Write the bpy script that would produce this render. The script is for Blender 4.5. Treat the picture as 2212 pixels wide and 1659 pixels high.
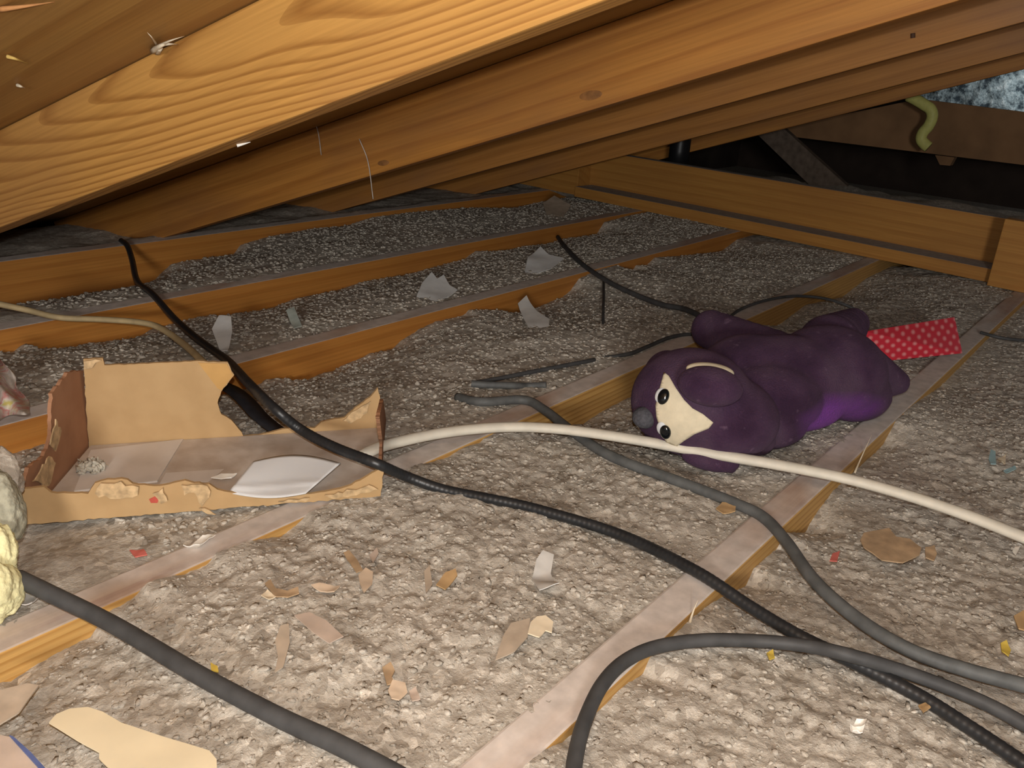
import bpy, bmesh, math, random
import numpy as np
from mathutils import Vector, Matrix
from mathutils.bvhtree import BVHTree
for o in list(bpy.data.objects): bpy.data.objects.remove(o)
SC = bpy.context.scene
COL = SC.collection
random.seed(7); RNG = np.random.default_rng(11)

# ------------------------------------------------------------------ camera, light, exposure
F, CX, CY = 1900.0, 1106.0, 829.5
PITCH, ROLL, YAW = 0.36899923, -0.07898063, 0.63869178
SLOPE, RYAW = 0.34926128, 0.1101043
c, s = math.cos, math.sin
FWD = np.array([c(YAW)*c(PITCH), s(YAW)*c(PITCH), -s(PITCH)])
_r0 = np.array([s(YAW), -c(YAW), 0.0]); _d0 = np.cross(FWD, _r0)
RIGHT = c(ROLL)*_r0 + s(ROLL)*_d0
DOWN = -s(ROLL)*_r0 + c(ROLL)*_d0
CAM = np.array([0.0, 0.0, 0.5])
cd = bpy.data.cameras.new('camera'); cam = bpy.data.objects.new('camera', cd); COL.objects.link(cam)
cd.sensor_fit = 'HORIZONTAL'; cd.sensor_width = 36.0; cd.lens = F/2212*36.0; cd.clip_start = 0.01
M4 = Matrix.Identity(4)
for i in range(3):
    M4[i][0] = RIGHT[i]; M4[i][1] = -DOWN[i]; M4[i][2] = -FWD[i]; M4[i][3] = CAM[i]
cam.matrix_world = M4
SC.camera = cam
w = bpy.data.worlds.new('attic_air'); SC.world = w; w.use_nodes = True
w.node_tree.nodes['Background'].inputs[0].default_value = (0.75, 0.8, 0.9, 1)
w.node_tree.nodes['Background'].inputs[1].default_value = 0.10
def lamp(name, kind, loc, energy, color, size):
    l = bpy.data.lights.new(name, kind); l.energy = energy; l.color = color
    l.shadow_soft_size = size
    o = bpy.data.objects.new(name, l); COL.objects.link(o); o.location = loc
    return o
lamp('phone_flash', 'POINT', tuple(CAM - DOWN*0.034 - FWD*0.01), 5.0, (1.0, 0.97, 0.93), 0.006)
lamp('fill_lamp', 'POINT', (-1.35, -1.0, 0.70), 29.0, (1.0, 0.96, 0.9), 0.16)  # added fill lamp, unseen behind the camera, softens the flash falloff
SC.view_settings.view_transform = 'Standard'; SC.view_settings.look = 'None'
SC.view_settings.gamma = 1.0; SC.view_settings.use_curve_mapping = False
SC.view_settings.exposure = 2.1

# ------------------------------------------------------------------ geometry helpers
def ray(px, py):
    return RIGHT*((px-CX)/F) + DOWN*((py-CY)/F) + FWD
def at(px, py, z=0.0):
    d = ray(px, py); return CAM + d*((z-CAM[2])/d[2])
def on_plane(px, py, p0, n):
    d = ray(px, py); return CAM + d*(np.dot(np.asarray(p0)-CAM, n)/np.dot(d, n))
def depth(P): return float(np.dot(np.asarray(P)-CAM, FWD))
def obj(name, me, mat=None, parent=None):
    o = bpy.data.objects.new(name, me); COL.objects.link(o)
    if mat is not None:
        for m in (mat if isinstance(mat, (list, tuple)) else [mat]): me.materials.append(m)
    if parent is not None: o.parent = parent
    return o
def tag(o, label, cat, group=None, kind=None):
    if label: o['label'] = label
    if cat: o['category'] = cat
    if group: o['group'] = group
    if kind: o['kind'] = kind
    return o
def empty(name, loc=(0, 0, 0)):
    o = bpy.data.objects.new(name, None); COL.objects.link(o); o.location = loc; o.empty_display_size = 0.05
    return o
def mesh_np(name, V, Fc, smooth=True):
    me = bpy.data.meshes.new(name)
    me.from_pydata([tuple(map(float, v)) for v in V], [], [tuple(map(int, f)) for f in Fc])
    if smooth: me.polygons.foreach_set('use_smooth', [True]*len(me.polygons))
    me.update(); return me
def tri_np(name, V, T, smooth=True):
    V = np.ascontiguousarray(V, np.float32); T = np.ascontiguousarray(T, np.int32)
    me = bpy.data.meshes.new(name); me.vertices.add(len(V)); me.vertices.foreach_set('co', V.ravel())
    me.loops.add(T.size); me.loops.foreach_set('vertex_index', T.ravel())
    me.polygons.add(len(T)); me.polygons.foreach_set('loop_start', np.arange(0, T.size, T.shape[1], dtype=np.int32))
    me.update(calc_edges=True)
    me.polygons.foreach_set('use_smooth', np.full(len(T), smooth))
    me.update(); return me
def catmull(P, n=10):
    P = np.asarray(P, float); Q = np.vstack([2*P[0]-P[1], P, 2*P[-1]-P[-2]]); out = []
    for i in range(1, len(Q)-2):
        p0, p1, p2, p3 = Q[i-1:i+3]
        for t in np.linspace(0, 1, n, endpoint=False):
            out.append(.5*((2*p1)+(-p0+p2)*t+(2*p0-5*p1+4*p2-p3)*t*t+(-p0+3*p1-3*p2+p3)*t**3))
    out.append(Q[-2]); return np.array(out)
def tube(name, P, rx, ry=None, seg=14, n=12, ribs=0.0, rib_len=0.004, taper=False, ref=(0, 0, 1.0)):
    """swept round or flat (rx across, ry high) cable through the points P"""
    ry = ry or rx
    C = catmull(P, n)
    if ribs:
        L = np.r_[0, np.cumsum(np.linalg.norm(np.diff(C, axis=0), axis=1))]
        m = int(L[-1]/(rib_len/4)); u = np.linspace(0, L[-1], m)
        C = np.stack([np.interp(u, L, C[:, k]) for k in range(3)], 1)
    T = np.gradient(C, axis=0); T /= np.linalg.norm(T, axis=1)[:, None]
    up = np.array(ref); A = np.cross(T, up); A /= np.linalg.norm(A, axis=1)[:, None]+1e-9; B = np.cross(A, T)
    th = np.linspace(0, 2*np.pi, seg, endpoint=False); V = []
    for i in range(len(C)):
        k = 1.0 + (ribs*math.sin(i*math.pi/2) if ribs else 0)
        if taper: k *= 1-0.9*(i/(len(C)-1))
        V.append(C[i]+k*(rx*np.cos(th)[:, None]*A[i]+ry*np.sin(th)[:, None]*B[i]))
    V = np.vstack(V); Fc = []
    for i in range(len(C)-1):
        for j in range(seg):
            a = i*seg+j; b = i*seg+(j+1) % seg; Fc.append((a, b, b+seg, a+seg))
    Fc.append(tuple(range(seg))[::-1]); Fc.append(tuple(range((len(C)-1)*seg, len(C)*seg)))
    return mesh_np(name, V, Fc)
def box_mesh(name, x0, x1, y0, y1, z0, z1, bev=0.002, topmat=None):
    bm = bmesh.new(); bmesh.ops.create_cube(bm, size=1.0)
    for v in bm.verts: v.co = Vector((x0+(v.co.x+.5)*(x1-x0), y0+(v.co.y+.5)*(y1-y0), z0+(v.co.z+.5)*(z1-z0)))
    if bev: bmesh.ops.bevel(bm, geom=bm.edges[:], offset=bev, segments=2, affect='EDGES', profile=.6)
    bm.normal_update()
    if topmat is not None:
        for f in bm.faces:
            if f.normal.z > .8: f.material_index = topmat
    me = bpy.data.meshes.new(name); bm.to_mesh(me); bm.free(); return me
# noise in numpy
_PT = np.random.default_rng(5).random((256, 256))
def vnoise(x, y, seed=0):
    x = np.asarray(x)+seed*17.3; y = np.asarray(y)+seed*9.1
    xi = np.floor(x).astype(int); yi = np.floor(y).astype(int); fx = x-xi; fy = y-yi
    fx = fx*fx*(3-2*fx); fy = fy*fy*(3-2*fy)
    g = lambda a, b: _PT[a & 255, b & 255]
    return ((g(xi, yi)*(1-fx)+g(xi+1, yi)*fx)*(1-fy)+(g(xi, yi+1)*(1-fx)+g(xi+1, yi+1)*fx)*fy)*2-1
def fbm(x, y, sc, oct=3, seed=0):
    v = 0; a = 1; t = 0
    for k in range(oct):
        v = v+a*vnoise(x*sc, y*sc, seed+k*3); t += a; a *= .5; sc *= 2.03
    return v/t
_PX = np.random.default_rng(6).random((256, 256)); _PY = np.random.default_rng(8).random((256, 256)); _PR = np.random.default_rng(9).random((256, 256))
def lumps(x, y, size, seed=0):
    """rounded clumps: 1 at a clump's top, 0 in the crevices"""
    X = x/size+seed*7.7; Y = y/size+seed*3.1
    xi = np.floor(X).astype(int); yi = np.floor(Y).astype(int); best = np.zeros_like(X)
    for dx in (-1, 0, 1):
        for dy in (-1, 0, 1):
            a = xi+dx; b = yi+dy; px = a+_PX[a & 255, b & 255]; py = b+_PY[a & 255, b & 255]
            rr = .45+.55*_PR[a & 255, b & 255]
            d2 = ((X-px)**2+(Y-py)**2)/(rr*rr)
            best = np.maximum(best, np.sqrt(np.clip(1-d2, 0, 1))*rr)
    return best

# ------------------------------------------------------------------ materials
def newmat(name):
    m = bpy.data.materials.new(name); m.use_nodes = True; nt = m.node_tree
    return m, nt, nt.nodes['Principled BSDF']
def N(nt, typ, **kw):
    n = nt.nodes.new(typ)
    for k, v in kw.items():
        if k in n.inputs: n.inputs[k].default_value = v
        else: setattr(n, k, v)
    return n
def ramp(nt, fac, stops):
    r = nt.nodes.new('ShaderNodeValToRGB'); el = r.color_ramp.elements
    el[0].position, el[0].color = stops[0][0], (*stops[0][1], 1); el[1].position, el[1].color = stops[-1][0], (*stops[-1][1], 1)
    for p, cc in stops[1:-1]: e = el.new(p); e.color = (*cc, 1)
    nt.links.new(fac, r.inputs[0]); return r.outputs[0]
def mixc(nt, fac, a, b, mode='MIX'):
    n = nt.nodes.new('ShaderNodeMix'); n.data_type = 'RGBA'; n.blend_type = mode
    for sock, v in ((n.inputs[0], fac), (n.inputs[6], a), (n.inputs[7], b)):
        if isinstance(v, (int, float)): sock.default_value = v
        elif isinstance(v, tuple): sock.default_value = (*v[:3], 1)
        else: nt.links.new(v, sock)
    return n.outputs[2]
def bump(nt, bsdf, h, strength, dist):
    b = nt.nodes.new('ShaderNodeBump'); b.inputs['Strength'].default_value = strength; b.inputs['Distance'].default_value = dist
    nt.links.new(h, b.inputs['Height']); nt.links.new(b.outputs[0], bsdf.inputs['Normal'])
def simple(name, col, rough=.6, var=.15, scale=60, bmp=0.0, spec=.3, col2=None, sheen=0):
    m, nt, b = newmat(name)
    tc = N(nt, 'ShaderNodeTexCoord'); nz = N(nt, 'ShaderNodeTexNoise', Scale=scale, Detail=4.0)
    nt.links.new(tc.outputs['Object'], nz.inputs['Vector'])
    c2 = col2 or tuple(x*(1-2*var) for x in col)
    nt.links.new(ramp(nt, nz.outputs[0], [(.3, c2), (.7, col)]), b.inputs['Base Color'])
    b.inputs['Roughness'].default_value = rough; b.inputs['Specular IOR Level'].default_value = spec
    if sheen: b.inputs['Sheen Weight'].default_value = sheen
    if bmp: bump(nt, b, nz.outputs[0], bmp, .002)
    return m
def wood(name, light, dark, seed=0.0, rings=34, stretch=.09, off=(0, .09, .05), tilt=.05, rough=.55, grime=(.10, .06, .045), grime_amt=.5, dust=None, dust_amt=.5):
    m, nt, b = newmat(name)
    tc = N(nt, 'ShaderNodeTexCoord')
    mp = N(nt, 'ShaderNodeMapping'); mp.inputs['Location'].default_value = off; mp.inputs['Rotation'].default_value = (0, tilt, tilt*1.4); mp.inputs['Scale'].default_value = (stretch, 1, 1)
    nt.links.new(tc.outputs['Object'], mp.inputs[0])
    w1 = N(nt, 'ShaderNodeTexNoise', noise_dimensions='4D', Scale=7.0, Detail=2.0, W=seed); nt.links.new(mp.outputs[0], w1.inputs['Vector'])
    ma = N(nt, 'ShaderNodeVectorMath', operation='MULTIPLY_ADD'); ma.inputs[1].default_value = (.0, .05, .05)
    nt.links.new(w1.outputs[1], ma.inputs[0]); nt.links.new(mp.outputs[0], ma.inputs[2])
    wv = N(nt, 'ShaderNodeTexWave', wave_type='RINGS', rings_direction='X', wave_profile='SAW', Scale=float(rings), Distortion=.8, Detail=1.0)
    wv.inputs['Detail Scale'].default_value = .6
    nt.links.new(ma.outputs[0], wv.inputs['Vector'])
    col = ramp(nt, wv.outputs[1], [(0, light), (.55, tuple(.78*a+.22*d for a, d in zip(light, dark))), (.86, dark), (1, tuple(.5*(a+d) for a, d in zip(light, dark)))])
    # fine fibre streaks
    mf = N(nt, 'ShaderNodeMapping'); mf.inputs['Scale'].default_value = (6, 260, 260); nt.links.new(tc.outputs['Object'], mf.inputs[0])
    fb = N(nt, 'ShaderNodeTexNoise', Scale=1.0, Detail=2.0); nt.links.new(mf.outputs[0], fb.inputs['Vector'])
    col = mixc(nt, .35, col, mixc(nt, 1.0, col, ramp(nt, fb.outputs[0], [(.3, (.45, .4, .36)), (.7, (1, 1, 1))]), 'MULTIPLY'))
    # broad age stains
    sn = N(nt, 'ShaderNodeTexNoise', noise_dimensions='4D', Scale=4.0, Detail=3.0, W=seed+3); mg = N(nt, 'ShaderNodeMapping'); mg.inputs['Scale'].default_value = (.7, 2, 2)
    nt.links.new(tc.outputs['Object'], mg.inputs[0]); nt.links.new(mg.outputs[0], sn.inputs['Vector'])
    gf = ramp(nt, sn.outputs[0], [(.45, (0, 0, 0)), (.72, (grime_amt,)*3)])
    col = mixc(nt, gf, col, grime)
    if dust:
        dn = N(nt, 'ShaderNodeTexNoise', noise_dimensions='4D', Scale=9.0, Detail=6.0, W=seed+8); md = N(nt, 'ShaderNodeMapping'); md.inputs['Scale'].default_value = (.45, 1.6, 1)
        nt.links.new(tc.outputs['Object'], md.inputs[0]); nt.links.new(md.outputs[0], dn.inputs['Vector'])
        df = ramp(nt, dn.outputs[0], [(.33, (1-dust_amt,)*3), (.52, (.97,)*3)])
        d2 = N(nt, 'ShaderNodeTexNoise', Scale=55.0, Detail=4.0); nt.links.new(tc.outputs['Object'], d2.inputs['Vector'])
        dc = ramp(nt, d2.outputs[0], [(.3, tuple(x*.74 for x in dust)), (.7, dust)])
        col = mixc(nt, df, col, dc)
    nt.links.new(col, b.inputs['Base Color']); b.inputs['Roughness'].default_value = rough if not dust else .9
    b.inputs['Specular IOR Level'].default_value = .3 if not dust else .1
    bump(nt, b, wv.outputs[1], .12, .0015)
    return m
def insul(name, a, b_, c_):
    m, nt, b = newmat(name)
    tc = N(nt, 'ShaderNodeTexCoord')
    v = N(nt, 'ShaderNodeTexVoronoi', Scale=120.0); n1 = N(nt, 'ShaderNodeTexNoise', Scale=170.0, Detail=5.0, Roughness=.65); n2 = N(nt, 'ShaderNodeTexNoise', Scale=7.0, Detail=3.0)
    for t in (v, n1, n2): nt.links.new(tc.outputs['Object'], t.inputs['Vector'])
    sp = N(nt, 'ShaderNodeSeparateColor'); nt.links.new(v.outputs['Color'], sp.inputs[0])
    col = ramp(nt, sp.outputs[0], [(0, b_), (.30, tuple(.6*x+.4*y for x, y in zip(a, b_))), (.7, a), (.9, tuple(min(1, x*1.1) for x in a)), (1, tuple(min(1, x*1.35) for x in a))])
    col = mixc(nt, ramp(nt, n1.outputs[0], [(.35, (.55,)*3), (.62, (0,)*3)]), col, b_)  # crevice shade put into the colour, darker where the bump dips
    col = mixc(nt, ramp(nt, n2.outputs[0], [(.4, (0,)*3), (.7, (.55,)*3)]), col, c_)
    nt.links.new(col, b.inputs['Base Color']); b.inputs['Roughness'].default_value = 1.0; b.inputs['Specular IOR Level'].default_value = .05
    bump(nt, b, n1.outputs[0], .8, .003)
    return m

M = {}
M['rafter1'] = wood('rafter_pine_bright', (.57, .305, .082), (.34, .155, .036), 1.2, 56, .16, (.05, .06, -.150), .16, grime=(.30, .15, .06), grime_amt=.45)
M['rafter2'] = wood('rafter_pine_orange', (.51, .225, .048), (.40, .16, .032), 4.1, 15, .10, (0, .07, .0), .10, grime=(.20, .095, .045), grime_amt=.6)
M['rafter3'] = wood('rafter_pine_brown', (.47, .21, .052), (.40, .17, .04), 7.7, 16, .07, (0, .1, .02), .03, grime=(.22, .12, .07), grime_amt=.5)
M['joist_side'] = wood('joist_pine_orange', (.50, .215, .045), (.42, .165, .032), 2.5, 16, .06, (0, .06, .1), .02, grime=(.26, .10, .03), grime_amt=.5)
M['joist_near'] = wood('joist_pine_yellow', (.60, .36, .12), (.46, .24, .065), 5.5, 40, .05, (0, .06, .1), .02, grime=(.42, .26, .10), grime_amt=.4)
M['joist_top'] = wood('joist_top_dusty', (.50, .36, .25), (.38, .24, .17), 3.5, 22, .06, (0, .02, .1), .02, grime=(.42, .22, .17), grime_amt=.6, dust=(.66, .595, .545), dust_amt=.75)
M['deck'] = wood('roof_plywood', (.40, .225, .065), (.31, .155, .04), 9.0, 12, .10, (0, .3, .8), .02, grime=(.30, .17, .07), grime_amt=.4)
M['beam'] = wood('strongback_pine', (.48, .235, .055), (.42, .19, .043), 6.3, 12, .05, (0, .05, .1), .02, grime=(.30, .13, .035), grime_amt=.4)
M['beam_top'] = wood('strongback_dusty_top', (.40, .25, .14), (.3, .18, .1), 2.3, 18, .05, (0, .05, .1), .02, dust=(.42, .40, .38), dust_amt=.2)
M['far_wood'] = None
M['insulation'] = insul('grey_loose_fill', (.55, .512, .45), (.29, .255, .21), (.48, .43, .37))
M['purple'] = None

M['far_wood'] = simple('far_board_brown', (.33, .18, .085), .8, .18, 7)
# ------------------------------------------------------------------ joists and loose fill
JY = [0.276, 0.674, 1.114, 1.485, 1.915]; JW = 0.038; JH = 0.145
Jlab = ['dusty pale-topped floor joist running from the bottom centre to the right edge',
        'second floor joist from the front, passing under the torn carton and the purple plush',
        'floor joist with orange side just behind the torn carton, third from the front',
        'orange-sided floor joist crossed by the thin black cable, fourth from the front',
        'farthest floor joist, directly under the low ends of the rafters']
for k, y in enumerate(JY):
    side = M['joist_near'] if k < 2 else M['joist_side']
    o = obj('floor_joist', box_mesh('floor_joist', -0.4, 3.2, 0, JW, -JH, 0, .0025, 1), [side, M['joist_top']])
    o.location = (0, y, 0); tag(o, Jlab[k], 'joist', 'floor joists')
# where the loose fill meets the near side of each joist, seen as pixels on that side
EDGE = [
 [(1146,1643),(1177,1620),(1221,1600),(1297,1532),(1348,1481),(1388,1457),(1404,1421),(1500,1330),(1543,1300),(1611,1266),(1628,1228),(1679,1185),(1697,1151),(1739,1151),(1761,1112),(1799,1061),(1855,1010),(1906,963),(1935,909),(1974,873),(2028,838),(2083,784),(2129,737)],
 [(0,1476),(24,1472),(122,1411),(195,1378),(228,1325),(293,1289),(313,1262),(330,1246),(346,1244),(390,1244),(448,1220),(468,1195),(529,1171),(570,1163),(606,1159),(651,1126),(667,1106),(760,1066),(860,1022),(905,1002),(933,999),(966,989),(999,969),(1033,957),(1072,932),(1109,914),(1215,917),(1258,917),(1298,891),(1347,864),(1381,851),(1642,702),(1677,706),(1740,659),(1818,643),(1872,601),(1931,573)],
 [(0,996),(27,979),(54,971),(103,958),(557,832),(574,820),(600,815),(629,825),(656,825),(689,808),(721,801),(737,791),(774,776),(798,764),(822,760),(846,755),(870,733),(905,712),(940,695),(999,682),(1013,669),(1066,669),(1086,679),(1125,679),(1182,655),(1215,642),(1231,629),(1251,602),(1291,583),(1331,573),(1357,596),(1374,573),(1397,573),(1414,556),(1463,553),(1556,544),(1593,517)],
 [(0,760),(27,761),(54,741),(73,751),(108,754),(136,754),(174,746),(225,738),(279,740),(325,712),(386,696),(419,687),(446,682),(480,684),(580,668),(640,644),(719,630),(789,607),(882,593),(928,579),(1000,561),(1027,542),(1085,544),(1119,534),(1183,527),(1210,517),(1288,507),(1305,480),(1356,466)],
 [(0,705),(145,672),(217,651),(296,631),(333,605),(369,571),(410,562),(500,554),(520,529),(579,511),(678,493),(746,488),(800,470),(881,459),(1000,449),(1100,452),(1186,432)]]
def side_depth(k, x):
    if k >= len(JY): return np.full_like(x, -.01)
    pts = [on_plane(px, py, (0, JY[k], 0), np.array([0, 1.0, 0])) for px, py in EDGE[k]]
    pts.sort(key=lambda p: p[0]); X = [p[0] for p in pts]; Z = [min(0.004, max(-.13, p[2])) for p in pts]
    return np.interp(x, X, Z)
def fill_z(x, y, k, y0, y1, detail=True):
    t = np.clip((y-y0-.02)/(y1-y0-.02), 0, 1)
    zn = side_depth(k, x)
    far = -.003+.005*fbm(x, y, 14, 2, 4)
    zs = sum(side_depth(k, x+dx) for dx in (-.08, -.05, -.025, 0, .025, .05, .08))/7
    z = far*(1-t**1.6)+zs*t**1.6+(zn-zs)*np.exp(-((y1-y)/.035)**2)
    mid = np.sin(np.pi*t)
    z = z+mid*(.007*fbm(x, y, 9, 3, 2)+.002)
    if k == 5: z = z-.02*np.clip(t*6, 0, 1)+.03*np.clip((x-1.9)*1.2, 0, 1)*0
    if detail:
        e = np.clip(.35+mid*2, 0, 1)*(1, 1, .7, .5, .5, .5)[k]
        z = z+e*(.0026*(lumps(x+.006*vnoise(x*70, y*70), y+.006*vnoise(x*70, y*70, 4), .024, 1)-.5)+.0030*(lumps(x+.005*vnoise(x*130, y*130), y+.005*vnoise(x*130, y*130, 7), .0105, 2)-.4)+.0022*fbm(x, y, 75, 3, 6))+.0012*fbm(x, y, 240, 2, 5)
    return z
bays = [(-.62, JY[0], 0, .0033), (JY[0]+JW, JY[1], 1, .0033), (JY[1]+JW, JY[2], 2, .0045), (JY[2]+JW, JY[3], 3, .0055), (JY[3]+JW, JY[4], 4, .007), (JY[4]+JW, 2.32, 5, .012)]
VV, TT = [], []; off = 0
BAYF = []
for y0, y1, k, res in bays:
    ys = np.arange(y0-(.010 if k else 0), y1+res, res); ys[-1] = y1
    xs = np.arange(0.0 if k < 5 else -.2, 2.75 if k < 3 else 3.1, res)
    X, Y = np.meshgrid(xs, ys, indexing='ij'); Z = fill_z(X, Y, k, y0, y1)
    nx, ny = X.shape; V = np.stack([X, Y, Z], -1).reshape(-1, 3)
    i = np.arange(nx*ny).reshape(nx, ny)
    q = np.stack([i[:-1, :-1], i[1:, :-1], i[1:, 1:], i[:-1, 1:]], -1).reshape(-1, 4)
    VV.append(V); TT.append(q+off); off += len(V)
# far side of the strongback: a rougher, humped bed
xs = np.arange(2.72, 4.12, .03); ys = np.arange(-1.2, 2.2, .03); X, Y = np.meshgrid(xs, ys, indexing='ij')
Z = -.02+.03*fbm(X, Y, 4, 3, 9)+.02*lumps(X, Y, .12, 3)+.04*np.exp(-((X-3.7)/.45)**2-((Y-.75)/.5)**2)
i = np.arange(X.size).reshape(X.shape); q = np.stack([i[:-1, :-1], i[1:, :-1], i[1:, 1:], i[:-1, 1:]], -1).reshape(-1, 4)
VV.append(np.stack([X, Y, Z], -1).reshape(-1, 3)); TT.append(q+off); off += X.size
# loose tufts lying on the bed
ph = (1+5**.5)/2
ICO = np.array([(-1,ph,0),(1,ph,0),(-1,-ph,0),(1,-ph,0),(0,-1,ph),(0,1,ph),(0,-1,-ph),(0,1,-ph),(ph,0,-1),(ph,0,1),(-ph,0,-1),(-ph,0,1)])/1.902
ICF = np.array([(0,11,5),(0,5,1),(0,1,7),(0,7,10),(0,10,11),(1,5,9),(5,11,4),(11,10,2),(10,7,6),(7,1,8),(3,9,4),(3,4,2),(3,2,6),(3,6,8),(3,8,9),(4,9,5),(2,4,11),(6,2,10),(8,6,7),(9,8,1)])
def tufts(n, k, x0, x1, ymin, smin, smax, flat=.45):
    y0, y1 = bays[k][0], bays[k][1]; x = RNG.uniform(x0, x1, n); y = RNG.uniform(max(y0+.004, ymin), y1-.006, n)
    z = fill_z(x, y, k, y0, y1); sz = smin+(smax-smin)*RNG.random(n)**2.5
    B = ICO[None]*(1+.5*(RNG.random((n, 12, 1))-.5)); A = RNG.normal(size=(n, 3, 3)); Q, _ = np.linalg.qr(A)
    B = np.einsum('nij,nkj->nki', Q, B*np.stack([RNG.uniform(.8, 1.7, n), np.ones(n), RNG.uniform(.4, .9, n)], 1)[:, None, :])
    B[:, :, 2] *= flat
    V = B*sz[:, None, None]+np.stack([x, y, z-sz*.05], 1)[:, None, :]
    return V.reshape(-1, 3), (ICF[None]+12*np.arange(n)[:, None, None]).reshape(-1, 3)
TV, TF = [], []; o2 = 0
for a in ((11000, 0, .4, 1.6, -.3, .0012, .0042), (10000, 1, .2, 1.5, 0, .0012, .0042), (5000, 0, 1.4, 2.7, -.2, .002, .0046), (3500, 1, 1.4, 2.6, 0, .002, .0046),
          (9000, 2, .4, 2.6, 0, .0022, .0055, .62), (7000, 3, .5, 2.8, 0, .003, .006, .62), (6000, 4, .7, 2.9, 0, .003, .0065, .62)):
    V, T = tufts(*a); TV.append(V); TF.append(T+o2); o2 += len(V)
bed = obj('loose_fill_insulation', tri_np('loose_fill_insulation', np.vstack(VV), np.vstack(TT)), M['insulation'])
tag(bed, 'lumpy grey loose-fill insulation bedded between the floor joists', 'insulation', kind='stuff')
tf = obj('insulation_tufts', tri_np('insulation_tufts', np.vstack(TV), np.vstack(TF)), M['insulation'], bed); tf['kind'] = 'stuff'
M['board'] = simple('ceiling_board_back', (.5, .47, .42), .9)
fl = obj('floor', box_mesh('floor', -1.5, 5.8, -2.2, 3.0, -.16, -.146, 0), M['board']); fl['kind'] = 'structure'; fl['label'] = 'ceiling board under the joists and insulation'

# ------------------------------------------------------------------ roof: deck and rafters
RD = np.array([-s(RYAW)*c(SLOPE), c(SLOPE)*c(RYAW), -s(SLOPE)])   # down the slope, away to the left
RH = np.array([c(RYAW), s(RYAW), 0.0]); RN = np.cross(RH, RD)
RBASE = np.array([1.1632, 1.9516, 0.0])
def roof_frame(o, offset, drop=0.0):
    P = RBASE+(offset-np.dot(RBASE, RH))*RH-np.array([0, 0, drop])
    m = Matrix.Identity(4)
    for i in range(3): m[i][0] = RD[i]; m[i][1] = -RH[i]; m[i][2] = RN[i]; m[i][3] = P[i]
    o.matrix_world = m
RAFT_H = 0.117
rl = [(.715, 0, 'rafter1', 'nearest roof rafter, wide bright yellow board across the top left'),
      (1.40, .004, 'rafter2', 'second rafter from the front, broad orange-brown face with a knot'),
      (2.06, .004, 'rafter3', 'third rafter from the front, thin brown strip with a dark nail mark'),
      (2.72, .030, 'rafter3', 'fourth rafter from the front, dull brown, resting by the end of the strongback'),
      (3.40, .050, 'rafter2', 'farthest rafter, dark brown sliver above the yellow cable stub')]
for offv, drop, mt, lab in rl:
    o = obj('roof_rafter', box_mesh('roof_rafter', -2.6, .42 if offv > 1 else .5, 0, .038, 0, RAFT_H+drop, .0025), M[mt]); roof_frame(o, offv, drop)
    tag(o, lab, 'rafter', 'roof rafters')
r2p = RBASE+(1.40-.038-np.dot(RBASE, RH))*RH
KN = simple('dark_knot', (.33, .145, .045), .7, .2, 90)
r2o = bpy.data.objects['roof_rafter.001']; bpy.context.view_layer.update(); r2i = r2o.matrix_world.inverted()
for px_, rr_ in (((1276, 206), 1.0), ((828, 352), .7)):
    P_ = r2i@Vector(on_plane(*px_, r2p, RH)); th_ = np.linspace(0, 2*np.pi, 20, endpoint=False)
    ring = [(P_.x+.020*rr_*math.cos(q)+.006*rr_*math.sin(q), P_.y, P_.z+.008*rr_*math.sin(q)) for q in th_]
    inn = [(P_.x+.014*rr_*math.cos(q)+.004*rr_*math.sin(q), P_.y+.001, P_.z+.005*rr_*math.sin(q)) for q in th_]
    V_ = ring+inn+[(P_.x, P_.y+.0012, P_.z)]; F_ = [(q, (q+1) % 20, 20+(q+1) % 20, 20+q) for q in range(20)]+[(20+q, 20+(q+1) % 20, 40) for q in range(20)]
    obj('knot', mesh_np('knot', V_, F_), KN, r2o)
dk = obj('ceiling', box_mesh('ceiling', -2.9, .8, -6.0, 2.6, RAFT_H+.001, RAFT_H+.016, 0), M['deck']); roof_frame(dk, .715); dk['kind'] = 'structure'; dk['label'] = 'plywood roof deck above the rafters'


# ------------------------------------------------------------------ strongback, far boards, pipe
sa = at(1240, 425, 0.0); sb = at(2130, 610, 0.0)
sdir = (sb-sa); SL = float(np.linalg.norm(sdir)); sdir /= SL
sn = np.array([-sdir[1], sdir[0], 0.0])          # horizontal, away from the camera
if sn[0] < 0: sn = -sn
def beam_frame(o):
    m = Matrix.Identity(4); zz = np.cross(sdir, sn); sg = 1
    for i in range(3): m[i][0] = sdir[i]; m[i][1] = sn[i]; m[i][2] = zz[i]; m[i][3] = sa[i]
    o.matrix_world = m
    return zz
_flip = np.cross(sdir, sn)[2] < 0
def beam_box(name, x0, x1, y0, y1, z0, z1, mats, topmat=None, bev=.002):
    o = obj(name, box_mesh(name, 0, x1-x0, 0, y1-y0, 0, z1-z0, bev, topmat), mats)
    ang = math.atan2(sdir[1], sdir[0])
    if _flip:      # mirror the across axis
        P = sa+sdir*x1+sn*y0; ang += math.pi
    else: P = sa+sdir*x0+sn*y0
    o.location = (P[0], P[1], z0); o.rotation_euler = (0, 0, ang); return o
o = beam_box('strongback_flat_board', 0, SL+.35, 0, .10, .001, .037, [M['beam'], M['beam_top']], 1)
tag(o, 'flat orange plank laid across the joists with a dusty top', 'board')
o = beam_box('strongback_upright_board', -.10, SL+.35, .102, .140, .001, .158, [M['beam'], M['beam_top']], 1)
tag(o, 'long orange upright board standing behind the flat dusty plank', 'board')
o = beam_box('lap_block', SL+.012, SL+.36, -.042, -.002, .001, .176, M['beam'])
tag(o, 'orange block covering the right end of the strongback', 'board')
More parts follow.
